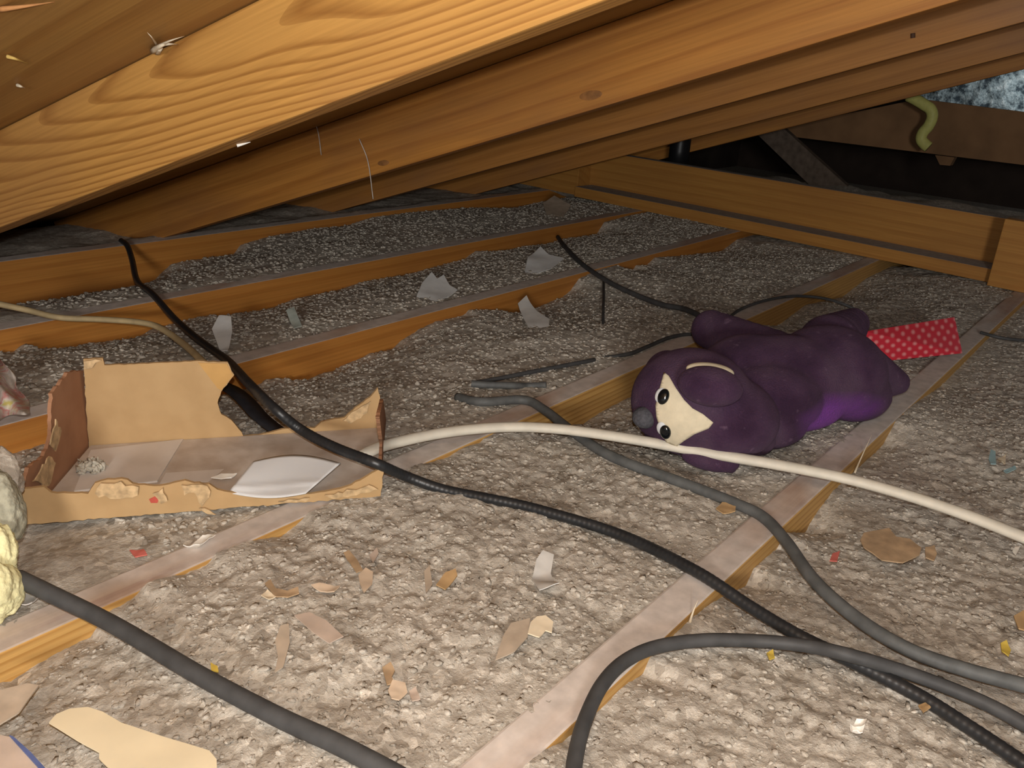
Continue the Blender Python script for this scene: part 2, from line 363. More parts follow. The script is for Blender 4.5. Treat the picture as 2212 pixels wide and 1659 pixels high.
o = beam_box('end_block', -.30, -.012, .03, .10, .001, .105, M['beam'])
tag(o, 'short brown wood block at the left end of the strongback', 'board')
# far structure
XW = 4.15; nx = np.array([1.0, 0, 0])
def prism_from_px(name, px, x0, thick, mat):
    """board whose face stands at distance x0; its outline is given on that face"""
    A = [on_plane(a, b, (x0, 0, 0), nx) for a, b in px]; n = len(A)
    V = A+[p+nx*thick for p in A]; Fc = [tuple(range(n))[::-1], tuple(range(n, 2*n))]+[(i, (i+1) % n, n+(i+1) % n, n+i) for i in range(n)]
    me = mesh_np(name, V, Fc, False); bm = bmesh.new(); bm.from_mesh(me); bmesh.ops.recalc_face_normals(bm, faces=bm.faces); bm.to_mesh(me); bm.free()
    return obj(name, me, mat)
o = prism_from_px('header_board', [(1700, 272), (1985, 214), (2480, 275), (2480, 389), (1700, 294)], XW, .038, M['far_wood'])
tag(o, 'wide brown header board at the far right, behind the yellow cable stub', 'board')
m, nt, b = newmat('speckled_batt')
tc = N(nt, 'ShaderNodeTexCoord'); n1 = N(nt, 'ShaderNodeTexNoise', Scale=26.0, Detail=6.0, Roughness=.7); nt.links.new(tc.outputs['Object'], n1.inputs['Vector'])
nt.links.new(ramp(nt, n1.outputs[0], [(.40, (.05, .07, .085)), (.54, (.42, .50, .52)), (.66, (.80, .86, .86))]), b.inputs['Base Color']); b.inputs['Roughness'].default_value = .8
bump(nt, b, n1.outputs[0], 1.0, .02)
# lumpy panel standing above the header
pc = [on_plane(*q, (XW+.45, 0, 0), nx) for q in ((1985, 204), (2480, 75), (2480, 310), (1985, 250))]
u, v = np.meshgrid(np.linspace(0, 1, 70), np.linspace(0, 1, 40), indexing='ij')
P = (pc[0]*((1-u)*(1-v))[..., None]+pc[1]*(u*(1-v))[..., None]+pc[2]*(u*v)[..., None]+pc[3]*((1-u)*v)[..., None])
P[..., 0] += .03*fbm(P[..., 1], P[..., 2], 14, 3, 3)
Q = P.copy(); Q[..., 0] += .09
nu, nv = u.shape; i = np.arange(nu*nv).reshape(nu, nv); q = np.stack([i[:-1, :-1], i[1:, :-1], i[1:, 1:], i[:-1, 1:]], -1).reshape(-1, 4)
rim = np.r_[i[:, 0], i[-1, 1:], i[-2::-1, -1], i[0, -2:0:-1]]; r2 = np.roll(rim, -1); k_ = nu*nv
T = np.vstack([q, q[:, ::-1]+k_, np.stack([rim, rim+k_, r2+k_, r2], 1)])
o = obj('insulation_batt', tri_np('insulation_batt', np.vstack([P.reshape(-1, 3), Q.reshape(-1, 3)]), T), m)
tag(o, 'blue-grey speckled insulation batt above the far header board', 'insulation')
vl_ = on_plane(2340, 130, (XW+.12, 0, 0), nx); vd = lamp('batt_fill_spot', 'SPOT', tuple(vl_), 1.2, (.85, .95, 1.0), .05); vd.data.spot_size = 2.4; vd.rotation_euler = (0, -math.pi/2, 0)  # added spot out of view, stands in for daylight on the far batt
o = prism_from_px('diagonal_brace', [(1620, 275), (1690, 275), (1850, 420), (1775, 425)], XW-.15, .04, simple('dusty_brace', (.20, .15, .115), .9, .25, 30))
tag(o, 'dusty grey-brown diagonal brace in the dark behind the strongback', 'brace')
o = prism_from_px('hanging_block', [(2020, 335), (2062, 340), (2052, 358), (2030, 356)], XW-.01, .05, M['far_wood'])
tag(o, 'small wood cleat under the bottom edge of the far header board', 'cleat')
P0 = on_plane(1465, 345, (2.98, 0, 0), nx)
o = obj('vent_pipe', tube('vent_pipe', [(P0[0], P0[1], -.05), (P0[0]+.001, P0[1], .1), (P0[0], P0[1], .26)], .037, seg=24, n=4), simple('black_pipe', (.012, .012, .014), .35, .1, 20, spec=.5)); tag(o, 'black upright vent pipe in the dark gap below the rafters', 'pipe')
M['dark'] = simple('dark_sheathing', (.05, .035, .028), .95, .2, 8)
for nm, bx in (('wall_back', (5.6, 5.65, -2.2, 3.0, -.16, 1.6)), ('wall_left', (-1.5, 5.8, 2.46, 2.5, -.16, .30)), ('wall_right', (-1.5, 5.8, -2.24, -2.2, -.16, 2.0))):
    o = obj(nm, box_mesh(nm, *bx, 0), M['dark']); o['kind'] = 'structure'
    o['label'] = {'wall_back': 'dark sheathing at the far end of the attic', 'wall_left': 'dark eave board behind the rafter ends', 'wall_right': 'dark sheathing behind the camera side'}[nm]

# ------------------------------------------------------------------ cables
M['blk'] = simple('black_rubber', (.022, .024, .027), .42, .2, 40, spec=.5)
M['blk2'] = simple('black_dusty_rubber', (.068, .069, .071), .6, .2, 50, spec=.35)
M['gry'] = simple('grey_jacket', (.115, .12, .12), .6, .2, 60, spec=.35)
M['wht'] = simple('white_jacket', (.72, .68, .58), .55, .08, 40, spec=.4)
M['tan'] = simple('tan_jacket', (.52, .40, .22), .6, .15, 40)
M['yel'] = simple('yellow_jacket', (.72, .70, .22), .5, .08, 60)
def cable(name, px, r, mat, label, z=.008, cat='cable', flat=None, parent=None, **kw):
    P = [at(q[0], q[1], q[2] if len(q) > 2 else z) for q in px]
    o = obj(name, tube(name, P, r, flat, **kw), mat, parent)
    if label: tag(o, label, cat, 'cables across the insulation')
    return o
cable('coaxial_cable', [(262, 520, .0), (275, 531, .006), (285, 560, -.005), (297, 608, -.012), (330, 636, .004), (378, 690, .004), (430, 735, .012), (490, 778, .03), (535, 826, .075), (590, 880, .075), (650, 928, .05), (720, 965, .045), (810, 1000, .045), (880, 1030, .018), (960, 1058), (1060, 1078), (1160, 1100), (1340, 1155), (1500, 1232, .012), (1620, 1310, .006), (1720, 1370, .006), (1830, 1424, .006), (1980, 1500, .006), (2100, 1575, .006), (2230, 1662, .006)],
      .0062, M['blk'], 'long glossy black cable crossing from upper left over the carton to lower right', z=.006, ribs=.022, rib_len=.006)
cable('black_cable', [(1238, 1700), (1242, 1640), (1262, 1560), (1300, 1480), (1350, 1428), (1420, 1397), (1520, 1383), (1640, 1385), (1740, 1395, .012), (1830, 1414, .02), (1950, 1450, .012), (2060, 1490), (2150, 1530), (2240, 1580)],
      .0062, M['blk2'], 'black cable looping up from the bottom edge beside the near joist', z=.007)
cable('black_cable', [(38, 1248, .03), (100, 1278, .025), (250, 1352, .012), (430, 1458), (600, 1548), (720, 1603), (840, 1665), (900, 1700)],
      .0075, M['blk2'], 'thick dark grey-black cable running from the left edge to the bottom', z=.008)
cable('grey_cable', [(988, 858, .0), (1040, 868), (1130, 864), (1175, 885), (1250, 942), (1330, 990), (1480, 1045), (1590, 1088), (1650, 1118, .008), (1700, 1172), (1760, 1255), (1850, 1335), (1960, 1402), (2080, 1445), (2240, 1488)],
      .0068, M['gry'], 'dull grey cable passing under the white cable beside the plush', z=.008)
cable('white_cable', [(770, 990, .015), (830, 963, .02), (950, 936, .02), (1080, 923, .022), (1200, 926, .025), (1350, 946, .03), (1550, 982, .032), (1680, 1004, .03), (1820, 1032, .025), (1960, 1070, .025), (2100, 1117, .025), (2240, 1172, .025)],
      .0086, M['wht'], 'flat white cable stretched across in front of the purple plush', flat=.0066)
cable('tan_cable', [(-40, 648, .06), (0, 657, .05), (60, 670, .035), (130, 686, .015), (220, 690, .012), (300, 696, .012), (345, 708, .012), (395, 742, .008), (440, 783, .008), (480, 822, .0)],
      .0062, M['tan'], 'tan cable curving in from the left edge towards the carton', flat=.005)
cable('black_cable', [(1205, 512, -.01), (1222, 535, .004), (1262, 574, .006), (1330, 617, .004), (1420, 655, .004), (1480, 668, .01), (1530, 690, .01), (1580, 700, .0)],
      .0058, M['blk2'], 'black cable coming down from the far joists to the raised paw of the plush')
cable('thin_wire', [(1570, 690, .0), (1600, 668, .006), (1650, 650, .01), (1710, 640, .012), (1770, 643, .012), (1820, 656, .01), (1860, 675, .0)],
      .0032, M['blk2'], 'thin dark wire arching behind the back of the plush')
cable('thin_wire', [(1030, 826, .0), (1060, 821, .003), (1150, 803, .004), (1270, 780, .003), (1284, 777, -.006), (1300, 774, -.004), (1360, 764, .003), (1400, 748, .003), (1450, 728, .003), (1500, 722, .003), (1560, 730, .0)],
      .0036, M['blk2'], 'thin black wire half buried behind the second joist, left of the plush')
cable('metal_rod', [(1018, 829, .004), (1050, 831, .004), (1110, 833, .003), (1140, 834, -.002), (1180, 832, .003)], .0055, M['gry'], 'short dark grey rod lying below the half buried wire', cat='rod')
cable('twig', [(1304, 598, -.012), (1304, 640, -.004), (1303, 670, -.001), (1303, 712, -.012)], .0030, M['blk2'], 'short dark twig poking from the insulation behind the plush', cat='twig')
cable('thin_wire', [(2118, 718, .004), (2150, 727, .004), (2185, 733, .003), (2250, 738, .003)], .0034, M['blk2'], 'short dark wire at the right edge beyond the red card')
# yellow stub hanging at the far header
pl = 3.95
ys_ = [on_plane(a, b_, (pl, 0, 0), nx) for a, b_ in ((1948, 206), (1962, 207), (1978, 215), (1996, 226), (2010, 236), (2014, 252), (2006, 272), (1994, 286), (1990, 300), (1996, 310), (2006, 318))]
st = empty('cable_stub', tuple(ys_[0])); tag(st, 'curled yellow cable stub hanging in front of the far header board', 'cable')
inv = np.array(ys_[0])
for nm, rng, r, f_, mt in (('jacket', ys_[1:], .022, .018, 'yel'), ('bare_end', ys_[:2], .014, .014, 'blk')):
    obj(nm, tube(nm, [p-inv for p in rng], r, f_, n=8, ref=(1.0, 0, 0)), M[mt], st)

# ------------------------------------------------------------------ torn carton
def plate(name, pts, n, thick, mat, parent=None, ragged=0.0, step=.006, seed=0):
    """flat sheet of real thickness from a planar outline; 'ragged' roughens the outline"""
    P = [np.asarray(p, float) for p in pts]; n = np.asarray(n, float); n /= np.linalg.norm(n)
    if ragged:
        Q = []; rs = np.random.default_rng(seed+3)
        for a, b_ in zip(P, P[1:]+P[:1]):
            m_ = max(1, int(np.linalg.norm(b_-a)/step)); tang = (b_-a)/(np.linalg.norm(b_-a)+1e-9); sd = np.cross(n, tang)
            for q in range(m_): Q.append(a+(b_-a)*q/m_+(sd*rs.normal(0, ragged) if q else 0))
        P = Q
    k = len(P); bm = bmesh.new(); vs = [bm.verts.new(tuple(p)) for p in P]; f = bm.faces.new(vs)
    r = bmesh.ops.extrude_face_region(bm, geom=[f])
    for v in [g for g in r['geom'] if isinstance(g, bmesh.types.BMVert)]: v.co -= Vector(n*thick)
    bmesh.ops.triangulate(bm, faces=bm.faces[:]); bmesh.ops.recalc_face_normals(bm, faces=bm.faces[:])
    me = bpy.data.meshes.new(name); bm.to_mesh(me); bm.free(); return obj(name, me, mat, parent)
UPV = np.array([0, 0, 1.0])
def vplane(a, b_):
    d = b_-a; n = np.cross(d, UPV); n /= np.linalg.norm(n)
    return n if np.dot(n, CAM-a) > 0 else -n
def corr(name, col, dk, rib=260, rough=.8):
    m, nt, b = newmat(name); tc = N(nt, 'ShaderNodeTexCoord')
    wv = N(nt, 'ShaderNodeTexWave', wave_type='BANDS', bands_direction='X', Scale=rib/20, Distortion=.6); nz = N(nt, 'ShaderNodeTexNoise', Scale=30.0, Detail=5.0)
    for x in (wv, nz): nt.links.new(tc.outputs['Object'], x.inputs['Vector'])
    col_ = ramp(nt, nz.outputs[0], [(.35, dk), (.62, col)])
    col_ = mixc(nt, .10, col_, ramp(nt, wv.outputs[1], [(0, dk), (1, col)]))
    nt.links.new(col_, b.inputs['Base Color']); b.inputs['Roughness'].default_value = rough; b.inputs['Specular IOR Level'].default_value = .15
    return m
M['card'] = corr('carton_tan', (.50, .335, .17), (.45, .295, .145))
M['card_shade'] = corr('carton_shaded_brown', (.40, .215, .125), (.34, .175, .10))  # darker brown for side walls, their slant to the flash put into the colour
M['card_dusty'] = corr('carton_dusty', (.58, .51, .445), (.44, .36, .295))
M['card_grey'] = corr('carton_grey_flap', (.68, .63, .585), (.62, .57, .525))
M['card_tear'] = simple('torn_paper_fibre', (.70, .50, .28), .9, .25, 120)
M['tape'] = simple('brown_tape', (.58, .345, .125), .35, .08, 30)
FL_, FR_ = at(52, 1133, .004), at(822, 1072, .004)
BL_, BR_ = at(192, 968, .006), at(832, 928, .006)
ct = empty('torn_carton', tuple((FL_+FR_+BL_+BR_)/4)); tag(ct, 'torn open brown cardboard carton lying across the joists', 'carton')
O = np.array(ct.location)
nF, nB, nLw, nR = vplane(FL_, FR_), vplane(BL_, BR_), vplane(FL_, BL_), vplane(FR_, BR_)
def wall(name, px, p0, n, mat, thick=.004, rag=0.0, seed=0, parent=None, lift=0.0):
    return plate(name, [on_plane(a, b_, p0, n)-O+n*lift for a, b_ in px], n, thick, mat, parent or ct, rag, .005, seed)
fw = wall('front_wall', [(52, 1133), (40, 1066), (52, 1056), (95, 1052), (110, 1064), (150, 1066), (190, 1067), (205, 1044), (232, 1036), (262, 1034), (300, 1048), (345, 1050), (400, 1038), (420, 1044), (452, 1046), (470, 1058), (500, 1064), (600, 1076), (690, 1064), (735, 1056), (760, 1048), (795, 1028), (830, 1006), (826, 1040), (822, 1072)], FL_, nF, M['card'], .004, .0005, 1)
bw = wall('back_wall', [(192, 968), (181, 800), (180, 776), (222, 774), (226, 789), (300, 786), (420, 780), (492, 783), (506, 810), (478, 846), (470, 870), (478, 895), (500, 908), (515, 926), (526, 943), (560, 940), (600, 930), (640, 922), (680, 925), (694, 912), (725, 905), (745, 902), (768, 880), (800, 858), (816, 838), (824, 870), (832, 928)], BL_, nB, M['card'], .004, .0004, 2)
wall('tape', [(428, 783), (490, 785), (503, 810), (478, 842), (470, 838)], BL_, nB, M['tape'], .0008, 0, 3, bw, .0012)
lw = wall('side_wall', [(52, 1133), (50, 1062), (62, 1010), (95, 985), (108, 950), (112, 850), (135, 820), (150, 803), (181, 800), (192, 968)], FL_, nLw, M['card_shade'], .004, .0012, 4)
rw = wall('side_wall', [(822, 1072), (826, 1035), (824, 1008), (827, 960), (820, 900), (828, 862), (836, 920), (832, 928)], FR_, nR, M['card_shade'], .004, .0005, 5)
fpts = [FL_, FR_, BR_, BL_]; cen = sum(fpts)/4
plate('bottom_panel', [cen+(p-cen)*.985-O+UPV*.004 for p in fpts], UPV, .004, M['card_dusty'], ct, 0)
plate('bottom_flap', [at(a, b_, .011)-O for a, b_ in ((196, 972), (396, 948), (340, 1038), (160, 1060))], UPV, .003, M['card_grey'], ct, 0)
plate('bottom_flap', [at(a, b_, .009)-O for a, b_ in ((400, 951), (560, 946), (520, 985), (450, 1040), (345, 1044))], UPV, .002, M['card_grey'], ct, 0)
# torn paper layers curling from the rims
for px, p0, n, sd in (([(206, 1062), (218, 1040), (262, 1036), (300, 1048), (298, 1066), (250, 1074)], FL_, nF, 11), ([(330, 1062), (352, 1050), (362, 1078), (348, 1084)], FL_, nF, 12), ([(392, 1044), (448, 1046), (452, 1070), (436, 1090), (420, 1060), (398, 1066)], FL_, nF, 13),
                      ([(430, 1094), (452, 1098), (466, 1108), (448, 1106)], FL_, nF, 14), ([(700, 1066), (806, 1048), (816, 1054), (720, 1074)], FL_, nF, 15), ([(600, 1080), (668, 1072), (660, 1080)], FL_, nF, 16),
                      ([(740, 906), (768, 884), (800, 864), (792, 890), (756, 912)], BL_, nB, 17), ([(182, 795), (182, 778), (220, 776), (200, 792)], BL_, nB, 18),
                      ([(62, 1040), (98, 985), (112, 1000), (96, 1050)], FL_, nLw, 19), ([(100, 960), (112, 905), (124, 930), (112, 975)], FL_, nLw, 20)):
    o = wall('torn_layer', px, p0, n, M['card_tear'], .0015, .0012, sd, None, .0045)
wall('red_mark', [(322, 1078), (334, 1072), (344, 1076), (340, 1086), (326, 1086)], FL_, nF, simple('red_print', (.55, .10, .07), .7), .0004, .0, 21, fw, .0006)
# black strap and dark scrap behind the carton
def ribbon(name, px, halfw_px, mat, label, cat, thick=.002, group=None):
    P = catmull([at(*q) for q in px], 8); T = np.gradient(P, axis=0); A = np.cross(T, UPV); A /= np.linalg.norm(A, axis=1)[:, None]
    hw = np.array([halfw_px*depth(p)/F for p in P])[:, None]; tilt = UPV*.25
    L = P-A*hw; R_ = P+(A+tilt)*hw; k = len(P); V = np.vstack([L, R_, L-UPV*thick, R_-UPV*thick]); Fc = []
    for i in range(k-1): Fc += [(i, i+1, k+i+1, k+i), (2*k+i, 3*k+i, 3*k+i+1, 2*k+i+1), (i, 2*k+i, 2*k+i+1, i+1), (k+i, k+i+1, 3*k+i+1, 3*k+i)]
    Fc += [(0, k, 3*k, 2*k), (k-1, 3*k-1, 4*k-1, 2*k-1)]
    o = obj(name, mesh_np(name, V, Fc), mat); return tag(o, label, cat, group)
M['strap'] = simple('black_strap', (.02, .02, .024), .55, .2, 60)
ribbon('black_strap', [(478, 832, .02), (505, 845, .018), (532, 868, .016), (556, 895, .014), (580, 916, .01), (604, 934, .006)], 20, M['strap'], 'flat black strap lying behind the torn carton, left of the glossy cable', 'strap')

# ------------------------------------------------------------------ scraps
def scrap(name, px, z, mat, label, cat, thick=.0012, wav=.004, group=None, tilt=(0, 0), parent=None, rel=None, sub=3, seed=0):
    """thin bent flake lying on the bed; z under the first outline point, 'tilt' raises it across / away"""
    c0 = np.mean(np.array(px, float), axis=0)
    P = []
    for a, b_ in px:
        p = at(a, b_, z); P.append(p)
    bm = bmesh.new(); vs = [bm.verts.new(tuple(p)) for p in P]; bm.faces.new(vs)
    bmesh.ops.triangulate(bm, faces=bm.faces[:]); bmesh.ops.subdivide_edges(bm, edges=bm.edges[:], cuts=sub, use_grid_fill=True)
    cen = np.mean(P, axis=0)
    rad = max(np.linalg.norm(p-cen) for p in P)
    for v in bm.verts:
        d = np.array(v.co)-cen; r_ = np.linalg.norm(d)/rad
        v.co.z += wav*(float(fbm(np.array(v.co.x), np.array(v.co.y), 1.2/rad, 2, seed))+.6*r_*r_)+tilt[0]*np.dot(d, RIGHT)+tilt[1]*np.dot(d, FWD)
    r = bmesh.ops.extrude_face_region(bm, geom=bm.faces[:])
    for g in r['geom']:
        if isinstance(g, bmesh.types.BMVert): g.co.z -= thick
    bmesh.ops.recalc_face_normals(bm, faces=bm.faces[:])
    if rel is not None:
        for v in bm.verts: v.co -= Vector(rel)
    me = bpy.data.meshes.new(name); bm.to_mesh(me); bm.free(); me.polygons.foreach_set('use_smooth', [True]*len(me.polygons))
    me.set_sharp_from_angle(angle=.7)
    o = obj(name, me, mat, parent)
    if label: tag(o, label, cat, group)
    return o
pap = simple('white_paper', (.78, .79, .78), .8, .08, 40); bark = simple('brown_flake', (.50, .35, .21), .8, .18, 60); peach = simple('peach_chip', (.66, .52, .385), .8, .12, 50)
creamm = simple('cream_chip', (.80, .69, .51), .8, .08, 50); tanm = simple('tan_flake', (.54, .445, .345), .85, .12, 50); orng = simple('orange_flake', (.60, .40, .20), .8, .15, 50)
whit = simple('white_chip', (.88, .86, .80), .7, .05, 50); redm = simple('red_bit', (.60, .16, .13), .7, .1, 50); yelm = simple('yellow_bit', (.74, .55, .10), .7, .1, 50); cyan = simple('cyan_bit', (.38, .58, .62), .5, .1, 50)
gpap = simple('grey_paper', (.68, .67, .64), .85, .08, 40); pinkm = simple('pink_flake', (.58, .47, .39), .85, .1, 40)
G1, G2, G3 = 'wood chips on the insulation', 'white paper scraps', 'coloured bits on the insulation'
scraps = [
 ('bark_flake', [(1858,1167),(1866,1152),(1895,1146),(1920,1142),(1936,1160),(1965,1164),(1990,1185),(1986,1200),(1950,1216),(1905,1211),(1885,1195),(1866,1182)], .007, bark, 'large brown bark flake right of the near joist', 'flake', G1),
 ('bark_flake', [(1998,1184),(2018,1180),(2024,1196),(2018,1210),(2000,1204)], .007, bark, 'small brown fragment beside the large bark flake', 'flake', G1),
 ('wood_chip', [(1140,1370),(1146,1346),(1160,1334),(1178,1332),(1195,1345),(1192,1368),(1178,1364),(1165,1378)], .010, creamm, 'round cream wood chip left of the near joist', 'wood chip', G1),
 ('wood_chip', [(1070,1427),(1088,1370),(1105,1345),(1145,1336),(1140,1375),(1112,1408)], .007, tanm, 'long tan flake partly under the round cream chip', 'wood chip', G1),
 ('wood_chip', [(838,1492),(848,1470),(875,1474),(880,1495),(862,1511),(846,1508)], .009, peach, 'peach chip in the middle of the near insulation', 'wood chip', G1),
 ('bark_flake', [(826,1440),(844,1430),(853,1446),(846,1462),(852,1476),(836,1482)], .008, bark, 'brown curled flake just above the peach chip', 'flake', G1),
 ('wood_chip', [(884,1492),(898,1484),(908,1512),(890,1518)], .008, pinkm, 'small pinkish chip right of the peach chip', 'wood chip', G1),
 ('bark_curl', [(572,1262),(584,1252),(596,1270),(620,1275),(644,1268),(646,1280),(622,1290),(596,1287)], .009, bark, 'curved brown bark curl below the second joist', 'flake', G1),
 ('wood_chip', [(564,1286),(578,1274),(596,1288),(580,1296)], .008, creamm, 'pale chip touching the left end of the bark curl', 'wood chip', G1),
 ('wood_chip', [(672,1264),(690,1260),(735,1267),(722,1279),(692,1276)], .008, peach, 'slender pale sliver right of the bark curl', 'wood chip', G1),
 ('bark_flake', [(742,1194),(754,1189),(770,1208),(784,1232),(770,1238),(754,1214)], .008, bark, 'dark thin bark sliver above the forked peach chip', 'flake', G1),
 ('wood_chip', [(774,1242),(790,1228),(806,1236),(804,1262),(786,1282),(778,1262)], .008, peach, 'forked peach chip below the dark bark sliver', 'wood chip', G1),
 ('wood_chip', [(798,1200),(814,1184),(818,1196),(806,1216)], .008, pinkm, 'tiny pink chip right of the dark bark sliver', 'wood chip', G1),
 ('wood_chip', [(636,1328),(668,1322),(704,1342),(742,1376),(712,1392),(676,1368)], .006, pinkm, 'flat pinkish flake below the bark curl', 'wood chip', G1),
 ('wood_chip', [(594,1384),(606,1352),(624,1348),(626,1388),(612,1442),(594,1454),(600,1420)], .007, tanm, 'upright tan strip left of the pinkish flake', 'wood chip', G1),
 ('wood_chip', [(916,1234),(928,1222),(934,1264),(920,1284)], .008, tanm, 'narrow tan chip, left one of a pair in the middle', 'wood chip', G1),
 ('wood_chip', [(942,1264),(962,1238),(984,1230),(988,1244),(962,1276)], .008, orng, 'narrow orange chip, right one of a pair in the middle', 'wood chip', G1),
 ('wood_chip', [(1546,1100),(1560,1084),(1590,1088),(1588,1106),(1562,1112)], .008, orng, 'small orange chip above the grey cable near the plush', 'wood chip', G1),
 ('paper_chip', [(1836,1566),(1850,1554),(1870,1562),(1864,1580),(1842,1578)], .010, whit, 'bright white chip below the crossing black cables', 'chip', G2),
 ('paper_chip', [(2186,1192),(2198,1174),(2207,1178),(2194,1201)], .008, whit, 'tiny white sliver near the right end of the white cable', 'chip', G2),
 ('red_bit', [(1792,1212),(1798,1196),(1814,1192),(1808,1214)], .008, redm, 'small red bit left of the large bark flake', 'bit', G3),
 ('yellow_bit', [(2162,1388),(2174,1384),(2184,1404),(2178,1420),(2164,1408)], .008, yelm, 'yellow bit at the right edge above the grey cable', 'bit', G3),
 ('yellow_bit', [(1656,1410),(1670,1402),(1674,1420),(1662,1426)], .008, yelm, 'tiny yellow bit inside the black cable loop', 'bit', G3),
 ('orange_bit', [(1984,1522),(2000,1516),(2010,1530),(1994,1542)], .008, orng, 'small orange bit between the two crossing black cables', 'bit', G3),
 ('cyan_bit', [(2136,990),(2140,972),(2150,976),(2152,1002),(2140,1002)], .012, cyan, 'pale cyan foil bit at the right, upper of two', 'bit', G3),
 ('paper_chip', [(2154,992),(2172,984),(2172,1002),(2160,1008)], .012, creamm, 'cream chip touching the pale cyan foil bit', 'chip', G2),
 ('cyan_bit', [(2168,1016),(2192,1006),(2196,1012),(2174,1022)], .010, cyan, 'faint cyan sliver, lower of two foil bits', 'bit', G3),
 ('wood_chip', [(2190,1330),(2222,1310),(2240,1370),(2200,1358)], .008, orng, 'orange-tan flake cut by the right edge of the picture', 'wood chip', G1),
 ('paper_scrap', [(900,634),(912,616),(932,604),(944,612),(958,608),(972,620),(988,626),(968,636),(922,650),(902,648)], .006, pap, 'white paper scrap lying against the far side of the third joist', 'paper', G2),
 ('paper_scrap', [(1134,578),(1140,560),(1166,549),(1184,558),(1218,564),(1188,579),(1142,586)], .008, pap, 'white pointed paper scrap left of the far black cable', 'paper', G2),
 ('paper_scrap', [(1118,664),(1136,656),(1160,676),(1186,690),(1186,712),(1160,720),(1142,700)], -.002, gpap, 'grey-white scrap lying below the third joist', 'paper', G2),
 ('paper_scrap', [(458,718),(474,702),(500,704),(502,724),(492,756),(476,752)], .010, pap, 'white scrap beside the black cable behind the carton', 'paper', G2),
 ('paper_scrap', [(618,682),(636,678),(652,704),(636,708)], .004, simple('pale_green_scrap', (.48, .54, .49), .8), 'faint greenish scrap between the third and fourth joists', 'paper', G2),
 ('paper_scrap', [(1172,446),(1196,440),(1232,450),(1214,466),(1190,472)], .006, tanm, 'pale tan scrap near the left end of the strongback', 'paper', G2),
 ('paper_scrap', [(1150,1246),(1158,1214),(1172,1198),(1196,1204),(1190,1236),(1206,1276),(1164,1284)], .007, gpap, 'crumpled pale scrap above the round cream chip', 'paper', G2),
 ('paper_scrap', [(396,1181),(438,1160),(466,1164),(432,1190)], .003, whit, 'whitish paper scrap stuck on the second joist below the carton', 'paper', G2),
 ('card_piece', [(106,1564),(122,1546),(150,1534),(190,1529),(222,1538),(262,1561),(330,1582),(400,1604),(452,1622),(468,1642),(470,1690),(330,1740),(250,1672),(214,1638),(214,1624),(168,1600)], .008, simple('manila_card', (.76, .66, .46), .7, .06, 20), 'large manila card piece at the lower left corner', 'card', None),
 ('card_piece', [(-40,1500),(0,1492),(60,1478),(84,1482),(40,1540),(-20,1580)], .006, tanm, 'dull tan card at the left edge above the manila card', 'card', None),
 ('wood_chip', [(455,1432),(470,1440),(472,1452),(456,1450)], .010, yelm, 'tiny mustard chip beside the thick left cable', 'bit', G1),
 ('wood_chip', [(280,1180+10),(310,1186),(318,1198),(292,1204)], .008, redm, 'small reddish flake above the second joist, left', 'bit', G3)]
for k, (nm, px, z, mt, lab, cat, grp) in enumerate(scraps):
    scrap(nm, px, z, mt, lab, cat, wav=.0018 if 'paper' not in nm else .009, group=grp, seed=k, sub=4 if 'paper' in nm else 3, tilt=(0, .16 if px[0][1] < 760 else 0))
# printed card with a blue edge in the corner
o = empty('printed_card', tuple(at(20, 1630, .006))); tag(o, 'pinkish card with a blue edge in the lower left corner', 'card'); RO = np.array(o.location)
scrap('sheet', [(-60, 1600), (0, 1588), (22, 1592), (60, 1626), (100, 1672), (30, 1760), (-80, 1720)], .006, pinkm, None, None, parent=o, rel=RO, wav=.001)
scrap('blue_edge', [(20, 1588), (28, 1590), (66, 1624), (108, 1670), (98, 1674), (58, 1630)], .008, simple('blue_edge', (.12, .16, .36), .5), None, None, parent=o, rel=RO, wav=.0)
# clear plastic sheet in the carton
m, nt, b = newmat('milky_plastic'); b.inputs['Base Color'].default_value = (.74, .76, .78, 1); b.inputs['Roughness'].default_value = .6; b.inputs['Transmission Weight'].default_value = .1; b.inputs['Specular IOR Level'].default_value = .25
M['plastic'] = m
def patch(name, A, B, C_, D_, zf, mat, nu=28, nv=16, thick=.0006, bow=None):
    """curved quad sheet: four corner pixels, zf(u,v) its height"""
    V = []
    for i in range(nu):
        for j in range(nv):
            u, v = i/(nu-1), j/(nv-1)
            q = (np.array(A)*(1-u)*(1-v)+np.array(B)*u*(1-v)+np.array(C_)*u*v+np.array(D_)*(1-u)*v)
            if bow: q = q+np.array(bow(u, v))
            V.append(at(q[0], q[1], zf(u, v)))
    V = np.array(V); k = nu*nv; i = np.arange(k).reshape(nu, nv); q = np.stack([i[:-1, :-1], i[1:, :-1], i[1:, 1:], i[:-1, 1:]], -1).reshape(-1, 4)
    rim = np.r_[i[:, 0], i[-1, 1:], i[-2::-1, -1], i[0, -2:0:-1]]; r2 = np.roll(rim, -1)
    T = np.vstack([q, q[:, ::-1]+k, np.stack([rim, rim+k, r2+k, r2], 1)])
    return obj(name, tri_np(name, np.vstack([V, V-UPV*thick]), T), mat)
o = patch('plastic_sheet', (548, 996), (736, 1000), (660, 1066), (492, 1064), lambda u, v: .034-.012*v+.0010*math.sin(u*5+v*3)+.0012*math.exp(-((v-.62-.2*(1-u))/.06)**2), M['plastic'], bow=lambda u, v: (0, -16*math.sin(u*3.14)*(1-v)+10*math.sin(u*3.14)*v))
tag(o, 'milky white plastic sheet lying in the front of the carton', 'plastic sheet')
